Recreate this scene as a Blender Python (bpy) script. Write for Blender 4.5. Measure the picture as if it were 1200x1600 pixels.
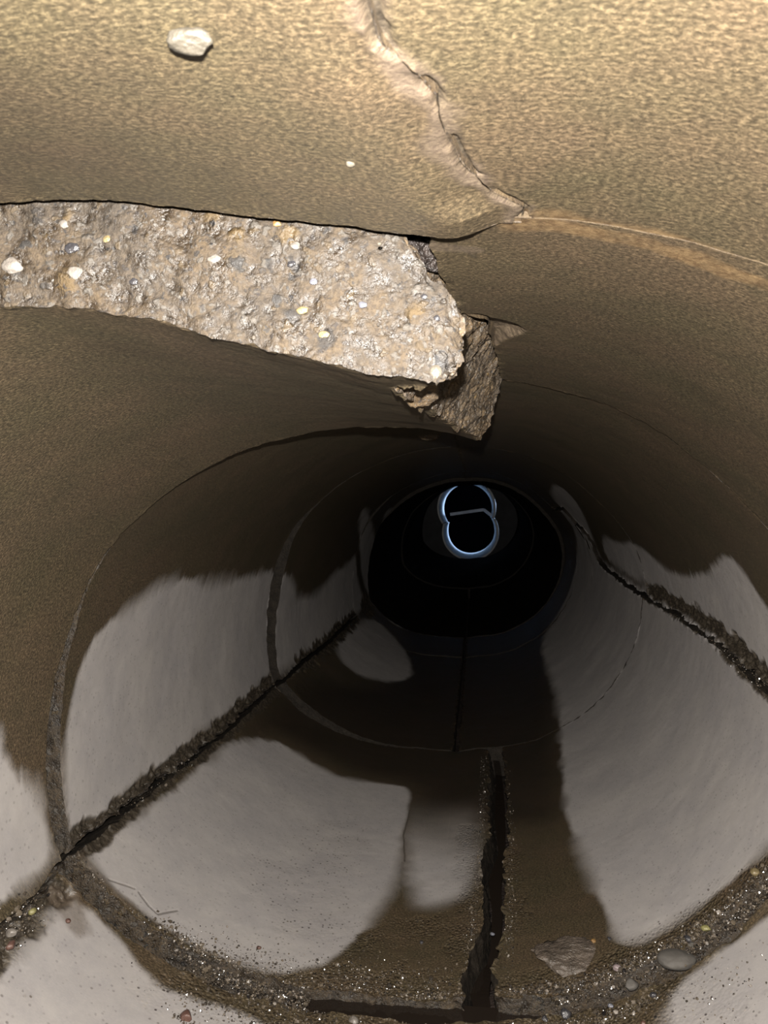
import bpy, math, random
import numpy as np
from mathutils import Vector, Matrix
random.seed(7); rng = np.random.default_rng(7)
for o in list(bpy.data.objects): bpy.data.objects.remove(o, do_unlink=True)
scene = bpy.context.scene
COL = scene.collection

# ------------------------------------------------------------------ camera, light, world, exposure
FPX = 1200.0                       # focal length in pixels of the 1200 x 1600 frame
AXIS_PX = (745.0, 798.0)           # where the pipe axis points in the frame
CAMZ = 0.40
YAW = math.atan((AXIS_PX[0]-600)/FPX)
cam_d = bpy.data.cameras.new('camera'); cam = bpy.data.objects.new('camera', cam_d); COL.objects.link(cam)
cam_d.sensor_fit = 'VERTICAL'; cam_d.sensor_height = 24.0; cam_d.lens = 24.0*FPX/1600
cam_d.clip_start = 0.005; cam_d.clip_end = 100
cam.location = (0, 0, CAMZ); cam.rotation_euler = (math.pi/2, 0, YAW)
cam_d.dof.use_dof = True; cam_d.dof.focus_distance = 0.62; cam_d.dof.aperture_fstop = 26
scene.camera = cam
FLASH_W = 46.0
fl = bpy.data.lights.new('phone_flash', 'POINT'); fl.energy = FLASH_W; fl.shadow_soft_size = 0.0028; fl.color = (1.0, 0.945, 0.875)
flo = bpy.data.objects.new('phone_flash', fl); COL.objects.link(flo); flo.location = (-0.003, -0.004, CAMZ+0.020)
world = bpy.data.worlds.new('world'); scene.world = world; world.use_nodes = True
world.node_tree.nodes['Background'].inputs[0].default_value = (0.9, 0.85, 0.75, 1)
world.node_tree.nodes['Background'].inputs[1].default_value = 0.006
scene.view_settings.view_transform = 'Standard'
try: scene.view_settings.look = 'None'
except Exception: pass
scene.view_settings.gamma = 1; scene.view_settings.use_curve_mapping = False
scene.view_settings.exposure = 0.0

# ------------------------------------------------------------------ numpy helpers
def _h(ix, iy, iz):
    n = (ix*374761393 + iy*668265263 + iz*1442695041) & 0xffffffff
    n = ((n ^ (n >> 13))*1274126177) & 0xffffffff
    n = n ^ (n >> 16)
    return (n & 0xffff)/65535.0
def vnoise(p):
    f = np.floor(p); i = f.astype(np.int64); w = p-f; w = w*w*(3-2*w)
    out = 0
    for dx in (0, 1):
        for dy in (0, 1):
            for dz in (0, 1):
                c = (w[..., 0] if dx else 1-w[..., 0])*(w[..., 1] if dy else 1-w[..., 1])*(w[..., 2] if dz else 1-w[..., 2])
                out = out + c*_h(i[..., 0]+dx, i[..., 1]+dy, i[..., 2]+dz)
    return out*2-1
def fbm(p, freq, octv=4, gain=0.5, seed=0.0):
    o = 0; a = 1; t = 0
    for k in range(octv):
        o = o + a*vnoise(p*freq + seed + 17.3*k); t += a; a *= gain; freq *= 2.07
    return o/t
def sstep(a, b, x):
    q = np.clip((x-a)/(b-a), 0, 1); return q*q*(3-2*q)

cy, sy = math.cos(YAW), math.sin(YAW)
def ray(px, py):
    dx, dy, dz = (px-600)/FPX, 1.0, -(py-800)/FPX
    return (cy*dx-sy*dy, sy*dx+cy*dy, dz)
def at(px, py, Y):
    """point on the cross-section plane at distance Y along the pipe, relative to the lens"""
    r = ray(px, py); k = Y/r[1]
    return (r[0]*k, Y, r[2]*k)
XC, ZC = -0.035, -0.147            # centre of the pipe relative to the lens

def smooth_closed(ts, rs, sm=14):
    o = np.argsort(ts); ts = np.array(ts)[o]; rs = np.array(rs)[o]
    T = np.concatenate([ts-2*np.pi, ts, ts+2*np.pi]); R = np.concatenate([rs]*3)
    g = np.linspace(-np.pi, np.pi, 721)
    v = np.interp(g, T, R)
    for _ in range(sm): v = (v+np.roll(v, 1)+np.roll(v, -1))/3
    return g, v
def prof_from(pts, Y, sm=14):
    ts = []; rs = []
    for p in pts:
        x, _, z = at(p[0], p[1], Y); ts.append(math.atan2(x-XC, z-ZC)); rs.append(math.hypot(x-XC, z-ZC))
    return smooth_closed(ts, rs, sm)
BASE = prof_from([(680,598),(560,612),(430,655),(320,715),(240,782),(160,872),(100,1010),(75,1180),(88,1330),(180,1435),
  (320,1518),(430,1553),(560,1573),(760,1580),(860,1577),(950,1557),(1010,1530),(1090,1490),(1200,1390),(1290,1230),(1312,1080),
  (1280,940),(1200,825),(1130,755),(1050,690),(950,635),(860,607),(785,596)], 0.61)
def rbase(t, Y=None): return np.interp(t, BASE[0], BASE[1])
# the sagging crown piece: its near end and its far end
SAG_N = prof_from([(-604,1877),(-690,1500),(-640,1100),(-500,800),(-250,570),(-100,495),(0,474),(150,486),(300,517),(430,551),(560,584),
   (680,594),(760,606),(900,650),(1800,1000),(1900,1600),(700,2200)], 0.29)
SAG_F = prof_from([(88,1330),(72,1180),(100,1010),(160,870),(250,779),(330,727),(440,686),(520,672),(600,668),(700,677),(752,690),(820,715),
   (1200,900),(1290,1230),(700,1600)], 0.61)
def rsag(t, Y):
    w = np.clip((Y-0.29)/0.32, 0, 1)
    return np.interp(t, *SAG_N)*(1-w)+np.interp(t, *SAG_F)*w
def shift(Y):                       # the line climbs a little towards its far end
    return 0.09*sstep(2.6, 5.0, Y), 0.0
def surf(px, py, prof=rbase):
    """where the sight line of a point of the photo meets the pipe wall: (angle, distance along)"""
    r = ray(px, py); lo, hi = 0.02, 0.02
    def out(Y):
        k = Y/r[1]; x = r[0]*k-XC; z = r[2]*k-ZC-shift(Y)[0]
        return math.hypot(x, z) - float(prof(math.atan2(x, z), Y))
    while out(hi) < 0 and hi < 9: lo = hi; hi *= 1.04
    for _ in range(40):
        m = (lo+hi)/2
        if out(m) < 0: lo = m
        else: hi = m
    k = hi/r[1]
    return math.atan2(r[0]*k-XC, r[2]*k-ZC-shift(hi)[0]), hi
RM = 0.29
def chaikin(pl, n=2):
    for _ in range(n):
        q = []
        for i in range(len(pl)):
            a = pl[i]; b = pl[(i+1) % len(pl)]
            q += [(.75*a[0]+.25*b[0], .75*a[1]+.25*b[1]), (.25*a[0]+.75*b[0], .25*a[1]+.75*b[1])]
        pl = q
    return pl
def dens(pl, closed, step=12):
    out = []; n = len(pl)
    for i in range(n if closed else n-1):
        a = pl[i]; b = pl[(i+1) % n]; m = max(1, int(math.hypot(b[0]-a[0], b[1]-a[1])/step))
        for k in range(m): out.append((a[0]+(b[0]-a[0])*k/m, a[1]+(b[1]-a[1])*k/m))
    if not closed: out.append(pl[-1])
    return out
def on_wall(pl, closed=False):
    q = [surf(*p) for p in dens(pl, closed)]
    return np.array([[(t % (2*math.pi))*RM, Y] for t, Y in q])      # angle counted 0..2pi from the crown
def dist_line(P, L, closed=False):
    d = np.full(P.shape[:-1], 1e9); n = len(L)
    for i in range(n if closed else n-1):
        a = L[i]; b = L[(i+1) % n]; ab = b-a; den = max(1e-12, ab@ab)
        h = np.clip(((P-a)@ab)/den, 0, 1)
        q = P-(a+h[..., None]*ab); d = np.minimum(d, (q*q).sum(-1))
    return np.sqrt(d)
def inside(P, L):
    c = np.zeros(P.shape[:-1], bool); n = len(L)
    for i in range(n):
        a = L[i]; b = L[(i+1) % n]
        if a[1] == b[1]: continue
        c ^= ((a[1] > P[..., 1]) != (b[1] > P[..., 1])) & (P[..., 0] < (b[0]-a[0])*(P[..., 1]-a[1])/(b[1]-a[1])+a[0])
    return c
def edge_line(pl, closed=False):
    """angle of a crack as a function of the distance along, through photo points"""
    q = np.array([surf(*p) for p in dens(pl, False)]); q[:, 0] = q[:, 0] % (2*math.pi)
    o = np.argsort(q[:, 1]); return q[o, 1], q[o, 0]

# ------------------------------------------------------------------ dry patches, cracks and chips on the wall
DRY = [on_wall(chaikin(p), True) for p in [
 [(98,1308),(90,1240),(92,1180),(108,1085),(140,1005),(175,970),(215,940),(252,912),(300,903),(330,912),(400,898),(440,890),(452,950),(470,1040),(440,1046),(400,1078),(355,1112),(310,1148),(272,1182),(240,1210),(212,1216),(190,1238),(165,1262),(130,1292)],
 [(446,930),(470,935),(490,922),(510,893),(530,885),(548,862),(548,905),(566,950),(530,975),(500,1000),(468,1032),(452,1000)],
 [(512,1015),(540,985),(575,965),(620,1005),(640,1035),(644,1062),(600,1072),(550,1062),(525,1045)],
 [(552,880),(560,810),(575,790),(580,840),(590,900),(600,925),(570,945)],
 [(594,800),(626,790),(632,840),(632,895),(606,915),(592,870)],
 [(590,945),(620,925),(640,925),(650,960),(640,990),(600,975)],
 [(122,1338),(165,1308),(215,1275),(262,1240),(300,1208),(340,1172),(375,1157),(430,1160),(470,1185),(520,1215),(560,1224),(600,1229),(640,1234),(638,1262),(632,1296),(626,1340),(622,1380),(612,1392),(594,1420),(566,1462),(530,1495),(480,1522),(420,1530),(340,1500),(290,1478),(240,1448),(185,1404)],
 [(860,758),(880,765),(908,800),(926,850),(936,878),(1000,918),(1060,956),(1110,988),(1160,1040),(1240,1110),(1300,1200),(1290,1270),(1210,1325),(1140,1392),(1060,1448),(1000,1482),(965,1478),(945,1420),(915,1352),(903,1320),(886,1275),(880,1180),(876,1110),(860,1060),(845,1010),(856,985),(884,945),(900,890),(905,835),(880,800),(860,780)],
 [(935,836),(962,850),(985,848),(1010,865),(1040,895),(1064,902),(1100,900),(1128,866),(1150,885),(1180,930),(1210,975),(1260,1060),(1270,1110),(1240,1100),(1160,1030),(1110,980),(1060,950),(1000,912),(945,878)],
 [(-300,1050),(-100,1100),(0,1135),(14,1150),(28,1200),(52,1225),(66,1245),(76,1300),(84,1345),(40,1378),(0,1415),(-150,1500),(-400,1600)],
 [(86,1385),(140,1425),(190,1470),(230,1530),(290,1560),(340,1572),(400,1590),(460,1640),(440,1800),(100,2000),(-600,2200),(-500,1650),(-100,1560),(0,1522),(40,1470),(72,1430)],
 [(1330,1330),(1215,1420),(1140,1478),(1085,1520),(1050,1555),(1040,1600),(1030,1700),(1100,1900),(1600,1900),(1700,1500)],
]]
HALF = [on_wall(chaikin(p), True) for p in [[(648,1215),(745,1205),(757,1300),(752,1385),(722,1412),(660,1430),(630,1400),(618,1250)]]]
DARK_FLOOR = [on_wall(chaikin(p), True) for p in [  # deep floor outline where the wet colour is made darker
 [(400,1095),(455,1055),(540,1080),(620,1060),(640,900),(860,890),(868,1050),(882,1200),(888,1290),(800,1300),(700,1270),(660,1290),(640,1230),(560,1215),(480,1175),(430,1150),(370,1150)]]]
CRK = {  # centre lines of the cracks
 'left':  [(0,1450),(-200,1590),(-600,1900)],
}
def wallfields(t, Y, P3):
    """dry mask and grit mask on the inner wall"""
    tt = t % (2*np.pi)
    P = np.stack([tt*RM, Y], -1)
    n1 = fbm(P3, 55, 4, 0.6, 3.1); n2 = fbm(P3, 16, 2, 0.5, 9.2)
    # water runs down the wall: ragged, mostly vertical tongues
    side = np.sin(tt)
    Pw = P.copy(); st = P3.copy(); st[..., 1] *= 6.0; st[..., 0] *= .35; st[..., 2] *= .35
    drip = fbm(st, 26, 3, 0.6, 5.5)
    Pw[..., 0] += (0.0035*n1 + 0.006*drip*side**6) * (0.6+0.5*np.clip(Y, 0, 2))
    Pw[..., 1] += 0.006*n1*np.clip(Y, .3, 2)
    dry = np.zeros(t.shape)
    for L in HALF:                       # half-dried, hazy edged patch
        lo = L.min(0)-.12; hi = L.max(0)+.12
        m = (P[..., 0] > lo[0]) & (P[..., 0] < hi[0]) & (P[..., 1] > lo[1]) & (P[..., 1] < hi[1])
        if m.any():
            q = P[m]+.008*np.stack([n1[m], 2*n2[m]], -1); d = dist_line(q, L, True); sd = np.where(inside(q, L), d, -d)
            dry[m] = np.maximum(dry[m], sstep(-.012, .028, sd)*np.clip(.92+.35*n2[m], 0, 1)*(1-sstep(.84, 1.08, Y[m])) )
    dfl = np.zeros(t.shape)
    for L in DARK_FLOOR:
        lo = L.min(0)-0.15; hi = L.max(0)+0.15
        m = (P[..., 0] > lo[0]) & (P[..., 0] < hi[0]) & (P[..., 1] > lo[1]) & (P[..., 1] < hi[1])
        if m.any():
            q = P[m]+.01*np.stack([n1[m], n2[m]], -1); d = dist_line(q, L, True); dfl[m] = np.maximum(dfl[m], sstep(-.04, .05, np.where(inside(q, L), d, -d)))
    for L in DRY:
        lo = L.min(0)-0.05; hi = L.max(0)+0.05
        m = (Pw[..., 0] > lo[0]) & (Pw[..., 0] < hi[0]) & (Pw[..., 1] > lo[1]) & (Pw[..., 1] < hi[1])
        if not m.any(): continue
        q = Pw[m]; d = dist_line(q, L, True); ins = inside(q, L); sd = np.where(ins, d, -d)
        dry[m] = np.maximum(dry[m], sstep(-0.5, .5, sd/(.005+.022*sstep(-.15, .4, n2[m])+.006*np.clip(Y[m], .5, 2))))
    return dry, dfl

# ------------------------------------------------------------------ materials
def new_mat(name):
    m = bpy.data.materials.new(name); m.use_nodes = True; nt = m.node_tree
    for n in list(nt.nodes): nt.nodes.remove(n)
    o = nt.nodes.new('ShaderNodeOutputMaterial'); b = nt.nodes.new('ShaderNodeBsdfPrincipled')
    nt.links.new(b.outputs[0], o.inputs[0]); return m, nt, b
class NT:
    def __init__(s, nt): s.nt = nt
    def n(s, typ, **kw):
        x = s.nt.nodes.new(typ)
        for k, v in kw.items(): setattr(x, k, v)
        return x
    def link(s, a, b): s.nt.links.new(a, b)
    def mix(s, f, a, b, mode='MIX'):
        x = s.n('ShaderNodeMix', data_type='RGBA', blend_type=mode); x.clamp_result = False
        for sock, v in ((x.inputs[0], f), (x.inputs[6], a), (x.inputs[7], b)):
            if isinstance(v, (int, float)): sock.default_value = v
            elif isinstance(v, tuple): sock.default_value = (*v, 1) if len(v) == 3 else v
            else: s.link(v, sock)
        return x.outputs[2]
    def math(s, op, a, b=None, c=None, clamp=False):
        x = s.n('ShaderNodeMath', operation=op); x.use_clamp = clamp
        for i, v in enumerate((a, b, c)):
            if v is None: continue
            if isinstance(v, (int, float)): x.inputs[i].default_value = v
            else: s.link(v, x.inputs[i])
        return x.outputs[0]
    def noise(s, vec, scale, detail=4, rough=.55):
        x = s.n('ShaderNodeTexNoise'); x.inputs['Scale'].default_value = scale; x.inputs['Detail'].default_value = detail; x.inputs['Roughness'].default_value = rough
        s.link(vec, x.inputs['Vector']); return x.outputs[0]
    def ramp(s, f, stops):
        x = s.n('ShaderNodeValToRGB'); cr = x.color_ramp
        while len(cr.elements) < len(stops): cr.elements.new(.5)
        for e, (p, c) in zip(cr.elements, stops):
            e.position = p; e.color = (c, c, c, 1) if isinstance(c, (int, float)) else (*c, 1)
        s.link(f, x.inputs[0]); return x.outputs[0]
    def attr(s, name):
        x = s.n('ShaderNodeAttribute'); x.attribute_name = name; return x.outputs['Fac']
    def scaled(s, vec, sc):
        x = s.n('ShaderNodeMapping'); x.inputs['Scale'].default_value = sc; s.link(vec, x.inputs[0]); return x.outputs[0]

WET = (0.118, 0.090, 0.056); DRYC = (0.41, 0.385, 0.37)
def pipe_material():
    m, nt, b = new_mat('wet_and_dry_pipe_concrete'); g = NT(nt)
    obj = g.n('ShaderNodeTexCoord').outputs['Object']
    uv = g.n('ShaderNodeUVMap').outputs[0]; uv.node.uv_map = 'wall'
    dry = g.attr('dry'); crk = g.attr('crk'); grit = g.attr('grit'); rust = g.attr('rust'); pale = g.attr('pale')
    big = g.noise(obj, 14, 4, .6); mid = g.noise(obj, 70, 4, .6)
    st = g.scaled(uv, (1, 1.5, 1))
    fine = g.noise(g.scaled(uv, (.75, 1.3, 1)), 620, 3, .75); ultra = g.noise(st, 1900, 2, .6)
    # wet film, olive brown to dull brown
    wet = g.mix(g.ramp(big, [(.35, 0), (.65, 1)]), (0.042, 0.034, 0.0205), (0.052, 0.038, 0.0245))
    wet = g.mix(g.ramp(mid, [(.3, 0), (.7, 1)]), g.mix(1.0, wet, (.82, .84, .86), 'MULTIPLY'), wet)
    fl_ = g.ramp(g.math('ADD', g.math('MULTIPLY', fine, .72), g.math('MULTIPLY', ultra, .28)), [(.38, 0), (.50, .3), (.62, 1)])
    wet = g.mix(fl_, g.mix(1.0, wet, (.42, .42, .40), 'MULTIPLY'), g.mix(1.0, wet, (2.5, 2.4, 2.2), 'MULTIPLY'))  # glints of the wet film painted into the colour as flecks
    # dry concrete
    dr = g.mix(g.ramp(big, [(.35, 0), (.65, 1)]), (0.235, 0.222, 0.218), (0.275, 0.258, 0.245))
    dr = g.mix(g.ramp(mid, [(.3, 0), (.7, 1)]), g.mix(1.0, dr, (.90, .90, .92), 'MULTIPLY'), dr)
    dr = g.mix(g.math('MULTIPLY', fl_, .25), dr, (.33, .31, .285))
    # grains: exposed sand with small dark and bright stones
    vo = g.n('ShaderNodeTexVoronoi'); vo.inputs['Scale'].default_value = 330; g.link(uv, vo.inputs['Vector'])
    sep = g.n('ShaderNodeSeparateColor'); g.link(vo.outputs['Color'], sep.inputs[0])
    dot = g.ramp(vo.outputs['Distance'], [(.22, 1), (.42, 0)])
    dk = g.math('MULTIPLY', dot, g.ramp(sep.outputs[0], [(.80, 0), (.86, 1)]))
    lt = g.math('MULTIPLY', dot, g.ramp(sep.outputs[1], [(.70, 0), (.80, 1)]))
    wet = g.mix(g.attr('dark_floor'), wet, g.mix(1.0, wet, (.42, .40, .42), 'MULTIPLY'))  # darker wet tone on the deep floor
    basec = g.mix(dry, wet, dr)
    gf = g.math('ADD', g.math('MULTIPLY', grit, .85), .30, clamp=True)
    basec = g.mix(g.math('MULTIPLY', dk, gf), basec, g.mix(1.0, basec, (.22, .2, .2), 'MULTIPLY'))
    basec = g.mix(g.math('MULTIPLY', g.math('MULTIPLY', lt, grit), .6), basec, g.mix(.35, basec, (.32, .28, .22)))
    # crack crumbs: dark soaked aggregate
    cc = g.mix(g.ramp(fine, [(.35, 0), (.65, 1)]), (0.014, 0.011, 0.008), (0.05, 0.04, 0.028))
    basec = g.mix(crk, basec, cc)
    rc = g.mix(g.ramp(g.noise(uv, 260, 3, .6), [(.35, 0), (.6, 1)]), (0.06, 0.034, 0.015), (0.15, 0.10, 0.05))
    basec = g.mix(g.math('MULTIPLY', rust, g.ramp(mid, [(.3, .35), (.6, 1)])), basec, rc)
    pc = g.mix(g.ramp(fine, [(.3, 0), (.7, 1)]), (0.050, .036, .028), (0.105, 0.082, 0.058))
    basec = g.mix(pale, basec, pc)
    g.link(basec, b.inputs['Base Color'])
    rough = g.mix(dry, (.42, .42, .42), (.85, .85, .85)); rough = g.mix(grit, rough, (.38, .38, .38))
    g.link(rough, b.inputs['Roughness'])
    spec = g.mix(dry, (.55, .55, .55), (.25, .25, .25)); g.link(spec, b.inputs['Specular IOR Level'])
    h = g.math('ADD', g.math('MULTIPLY', fine, .34), g.math('MULTIPLY', ultra, .16))
    h = g.math('ADD', h, g.math('MULTIPLY', g.math('MULTIPLY', vo.outputs['Distance'], grit), -1.6))
    amp = g.math('ADD', g.math('MULTIPLY', g.math('SUBTRACT', 1.0, dry), .85), .15)
    bp = g.n('ShaderNodeBump'); bp.inputs['Distance'].default_value = 0.0011; g.link(g.math('MULTIPLY', h, amp), bp.inputs['Height']); bp.inputs['Strength'].default_value = .9
    g.link(bp.outputs[0], b.inputs['Normal'])
    return m
def fracture_material(name, k, wetk, orange=0.5, scale=1.0, bumpd=.003):
    """broken concrete: cement paste with white, tan, grey and black grains, damp"""
    m, nt, b = new_mat(name); g = NT(nt)
    obj = g.n('ShaderNodeTexCoord').outputs['Object']
    n1 = g.noise(obj, 26, 4, .6); n2 = g.noise(obj, 130, 5, .65); n3 = g.noise(obj, 620, 3, .6)
    def C(c, f=1): return tuple(k*f*x for x in c)
    base = g.mix(g.ramp(n1, [(.38, 0), (.62, 1)]), C((.160, .130, .100)), C((.215, .155, .090)))
    base = g.mix(g.ramp(n2, [(.36, 0), (.62, 1)]), g.mix(1.0, base, (.50, .46, .43), 'MULTIPLY'), g.mix(1.0, base, (1.45, 1.40, 1.30), 'MULTIPLY'))
    base = g.mix(g.ramp(n3, [(.38, 0), (.60, 1)]), g.mix(1.0, base, (.70, .67, .64), 'MULTIPLY'), g.mix(1.0, base, (1.25, 1.22, 1.16), 'MULTIPLY'))
    hsum = None
    wq = g.n('ShaderNodeTexNoise'); wq.inputs['Scale'].default_value = 240; wq.inputs['Detail'].default_value = 3; g.link(obj, wq.inputs['Vector'])
    wv = g.n('ShaderNodeVectorMath', operation='MULTIPLY_ADD'); g.link(wq.outputs['Color'], wv.inputs[0]); wv.inputs[1].default_value = (.007, .007, .007); g.link(obj, wv.inputs[2]); obj2 = wv.outputs[0]
    for sc, th, c1, c2 in ((260*scale, .62, (.37, .33, .28), (.30, .21, .11)), (110*scale, .86, (.42, .38, .33), (.40, .26, .10)), (500*scale, .6, (.42, .38, .33), (.11, .09, .08))):
        dist = g.n('ShaderNodeMapping'); g.link(obj2, dist.inputs[0]); dist.inputs['Location'].default_value = (sc*.01, .3, .1)
        vo = g.n('ShaderNodeTexVoronoi'); vo.inputs['Scale'].default_value = sc; g.link(dist.outputs[0], vo.inputs['Vector'])
        sep = g.n('ShaderNodeSeparateColor'); g.link(vo.outputs['Color'], sep.inputs[0])
        edge = g.ramp(vo.outputs['Distance'], [(.30, 1), (.48, 0)])
        pick = g.math('MULTIPLY', edge, g.ramp(sep.outputs[0], [(th-.02, 0), (th+.02, 1)]))
        col = g.mix(g.ramp(sep.outputs[1], [(.55, 0), (.60, 1)]), C(c1), C(c2, .6+.8*orange))
        base = g.mix(g.math('MULTIPLY', pick, .8), base, col)
        dkp = g.math('MULTIPLY', edge, g.ramp(sep.outputs[2], [(.93, 0), (.95, 1)]))
        base = g.mix(g.math('MULTIPLY', dkp, .75), base, C((.045, .045, .05)))
        hh = g.math('MULTIPLY', g.math('ADD', pick, 0), 45/sc)
        hsum = hh if hsum is None else g.math('ADD', hsum, hh)
    g.link(base, b.inputs['Base Color'])
    r = g.ramp(n2, [(.36, .36 + .2*(1-wetk)), (.58, .85)]); g.link(r, b.inputs['Roughness'])
    b.inputs['Specular IOR Level'].default_value = .30+.22*wetk
    h = g.math('ADD', g.math('ADD', g.math('MULTIPLY', n2, 1.1), g.math('MULTIPLY', n3, .30)), hsum)
    bp = g.n('ShaderNodeBump'); bp.inputs['Distance'].default_value = bumpd; g.link(h, bp.inputs['Height']); g.link(bp.outputs[0], b.inputs['Normal'])
    return m
def simple(name, c1, c2, scale, rough=.7, spec=.4, bump=.001, bscale=None):
    m, nt, b = new_mat(name); g = NT(nt)
    obj = g.n('ShaderNodeTexCoord').outputs['Object']
    n = g.noise(obj, scale, 5, .6); g.link(g.mix(g.ramp(n, [(.35, 0), (.65, 1)]), c1, c2), b.inputs['Base Color'])
    b.inputs['Roughness'].default_value = rough; b.inputs['Specular IOR Level'].default_value = spec
    n2 = g.noise(obj, bscale or scale*3, 4, .65)
    bp = g.n('ShaderNodeBump'); bp.inputs['Distance'].default_value = bump; g.link(n2, bp.inputs['Height']); g.link(bp.outputs[0], b.inputs['Normal'])
    return m
M_PIPE = pipe_material()
M_FRAC = fracture_material('bright_broken_concrete', .145, 1.0, .55, .9, .0019)
M_FRACB = fracture_material('brown_broken_concrete', .30, .3, .4, 2.2, .002)
M_SOIL = simple('dark_wet_soil', (.012, .009, .008), (.045, .032, .025), 90, .5, .5, .006, 160)
M_DEDGE = simple('dark_edge', (.008, .006, .004), (.018, .014, .010), 90, .7, .2, .002)  # darker colour for the deep rims and crack sides
M_RUST = simple('rusty_seam', (.03, .02, .011), (.06, .042, .022), 200, .7, .3, .001)
M_BLACK = simple('darkened_deep_concrete', (.006, .005, .004), (.012, .010, .008), 30, .9, .03, .001)  # gloom of the deep pipe put into the colour, keeps blue spill faint
M_GRITTY = fracture_material('gritty_wet_mortar', .15, .9, .35, 1.5, .003)

# ------------------------------------------------------------------ mesh helpers
def tag(o, label=None, cat=None, group=None, kind=None):
    if label: o['label'] = label
    if cat: o['category'] = cat
    if group: o['group'] = group
    if kind: o['kind'] = kind
    return o
def mesh_np(name, V, F, mat, parent=None, attrs=None, uv=None, smooth=True, origin=None):
    me = bpy.data.meshes.new(name); V = np.asarray(V, np.float32).copy()
    o = bpy.data.objects.new(name, me)
    if origin is not None: V -= np.asarray(origin, np.float32)
    F = np.asarray(F, np.int32)
    me.vertices.add(len(V)); me.vertices.foreach_set('co', V.ravel())
    me.loops.add(F.size); me.loops.foreach_set('vertex_index', F.ravel())
    me.polygons.add(len(F)); me.polygons.foreach_set('loop_start', np.arange(0, F.size, F.shape[1], dtype=np.int32))
    me.polygons.foreach_set('loop_total', np.full(len(F), F.shape[1], np.int32))
    me.polygons.foreach_set('use_smooth', np.full(len(F), smooth))
    me.update(calc_edges=True); me.validate()
    for k, a in (attrs or {}).items():
        at_ = me.attributes.new(k, 'FLOAT', 'POINT'); at_.data.foreach_set('value', np.asarray(a, np.float32).ravel())
    if uv is not None:
        l = me.uv_layers.new(name='wall'); l.data.foreach_set('uv', np.asarray(uv, np.float32)[F.ravel()].ravel())
    me.materials.append(mat)
    COL.objects.link(o)
    if origin is not None: o.location = origin
    if parent is not None:
        o.parent = parent; o.location = (0, 0, 0) if origin is None else tuple(np.array(origin)-np.array(parent.location))
    return o
def grid_faces(a, b, off=0, flip=False):
    i = np.arange(a*b).reshape(a, b)+off
    q = np.stack([i[:-1, :-1], i[:-1, 1:], i[1:, 1:], i[1:, :-1]], -1).reshape(-1, 4)
    return q[:, ::-1] if flip else q

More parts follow.
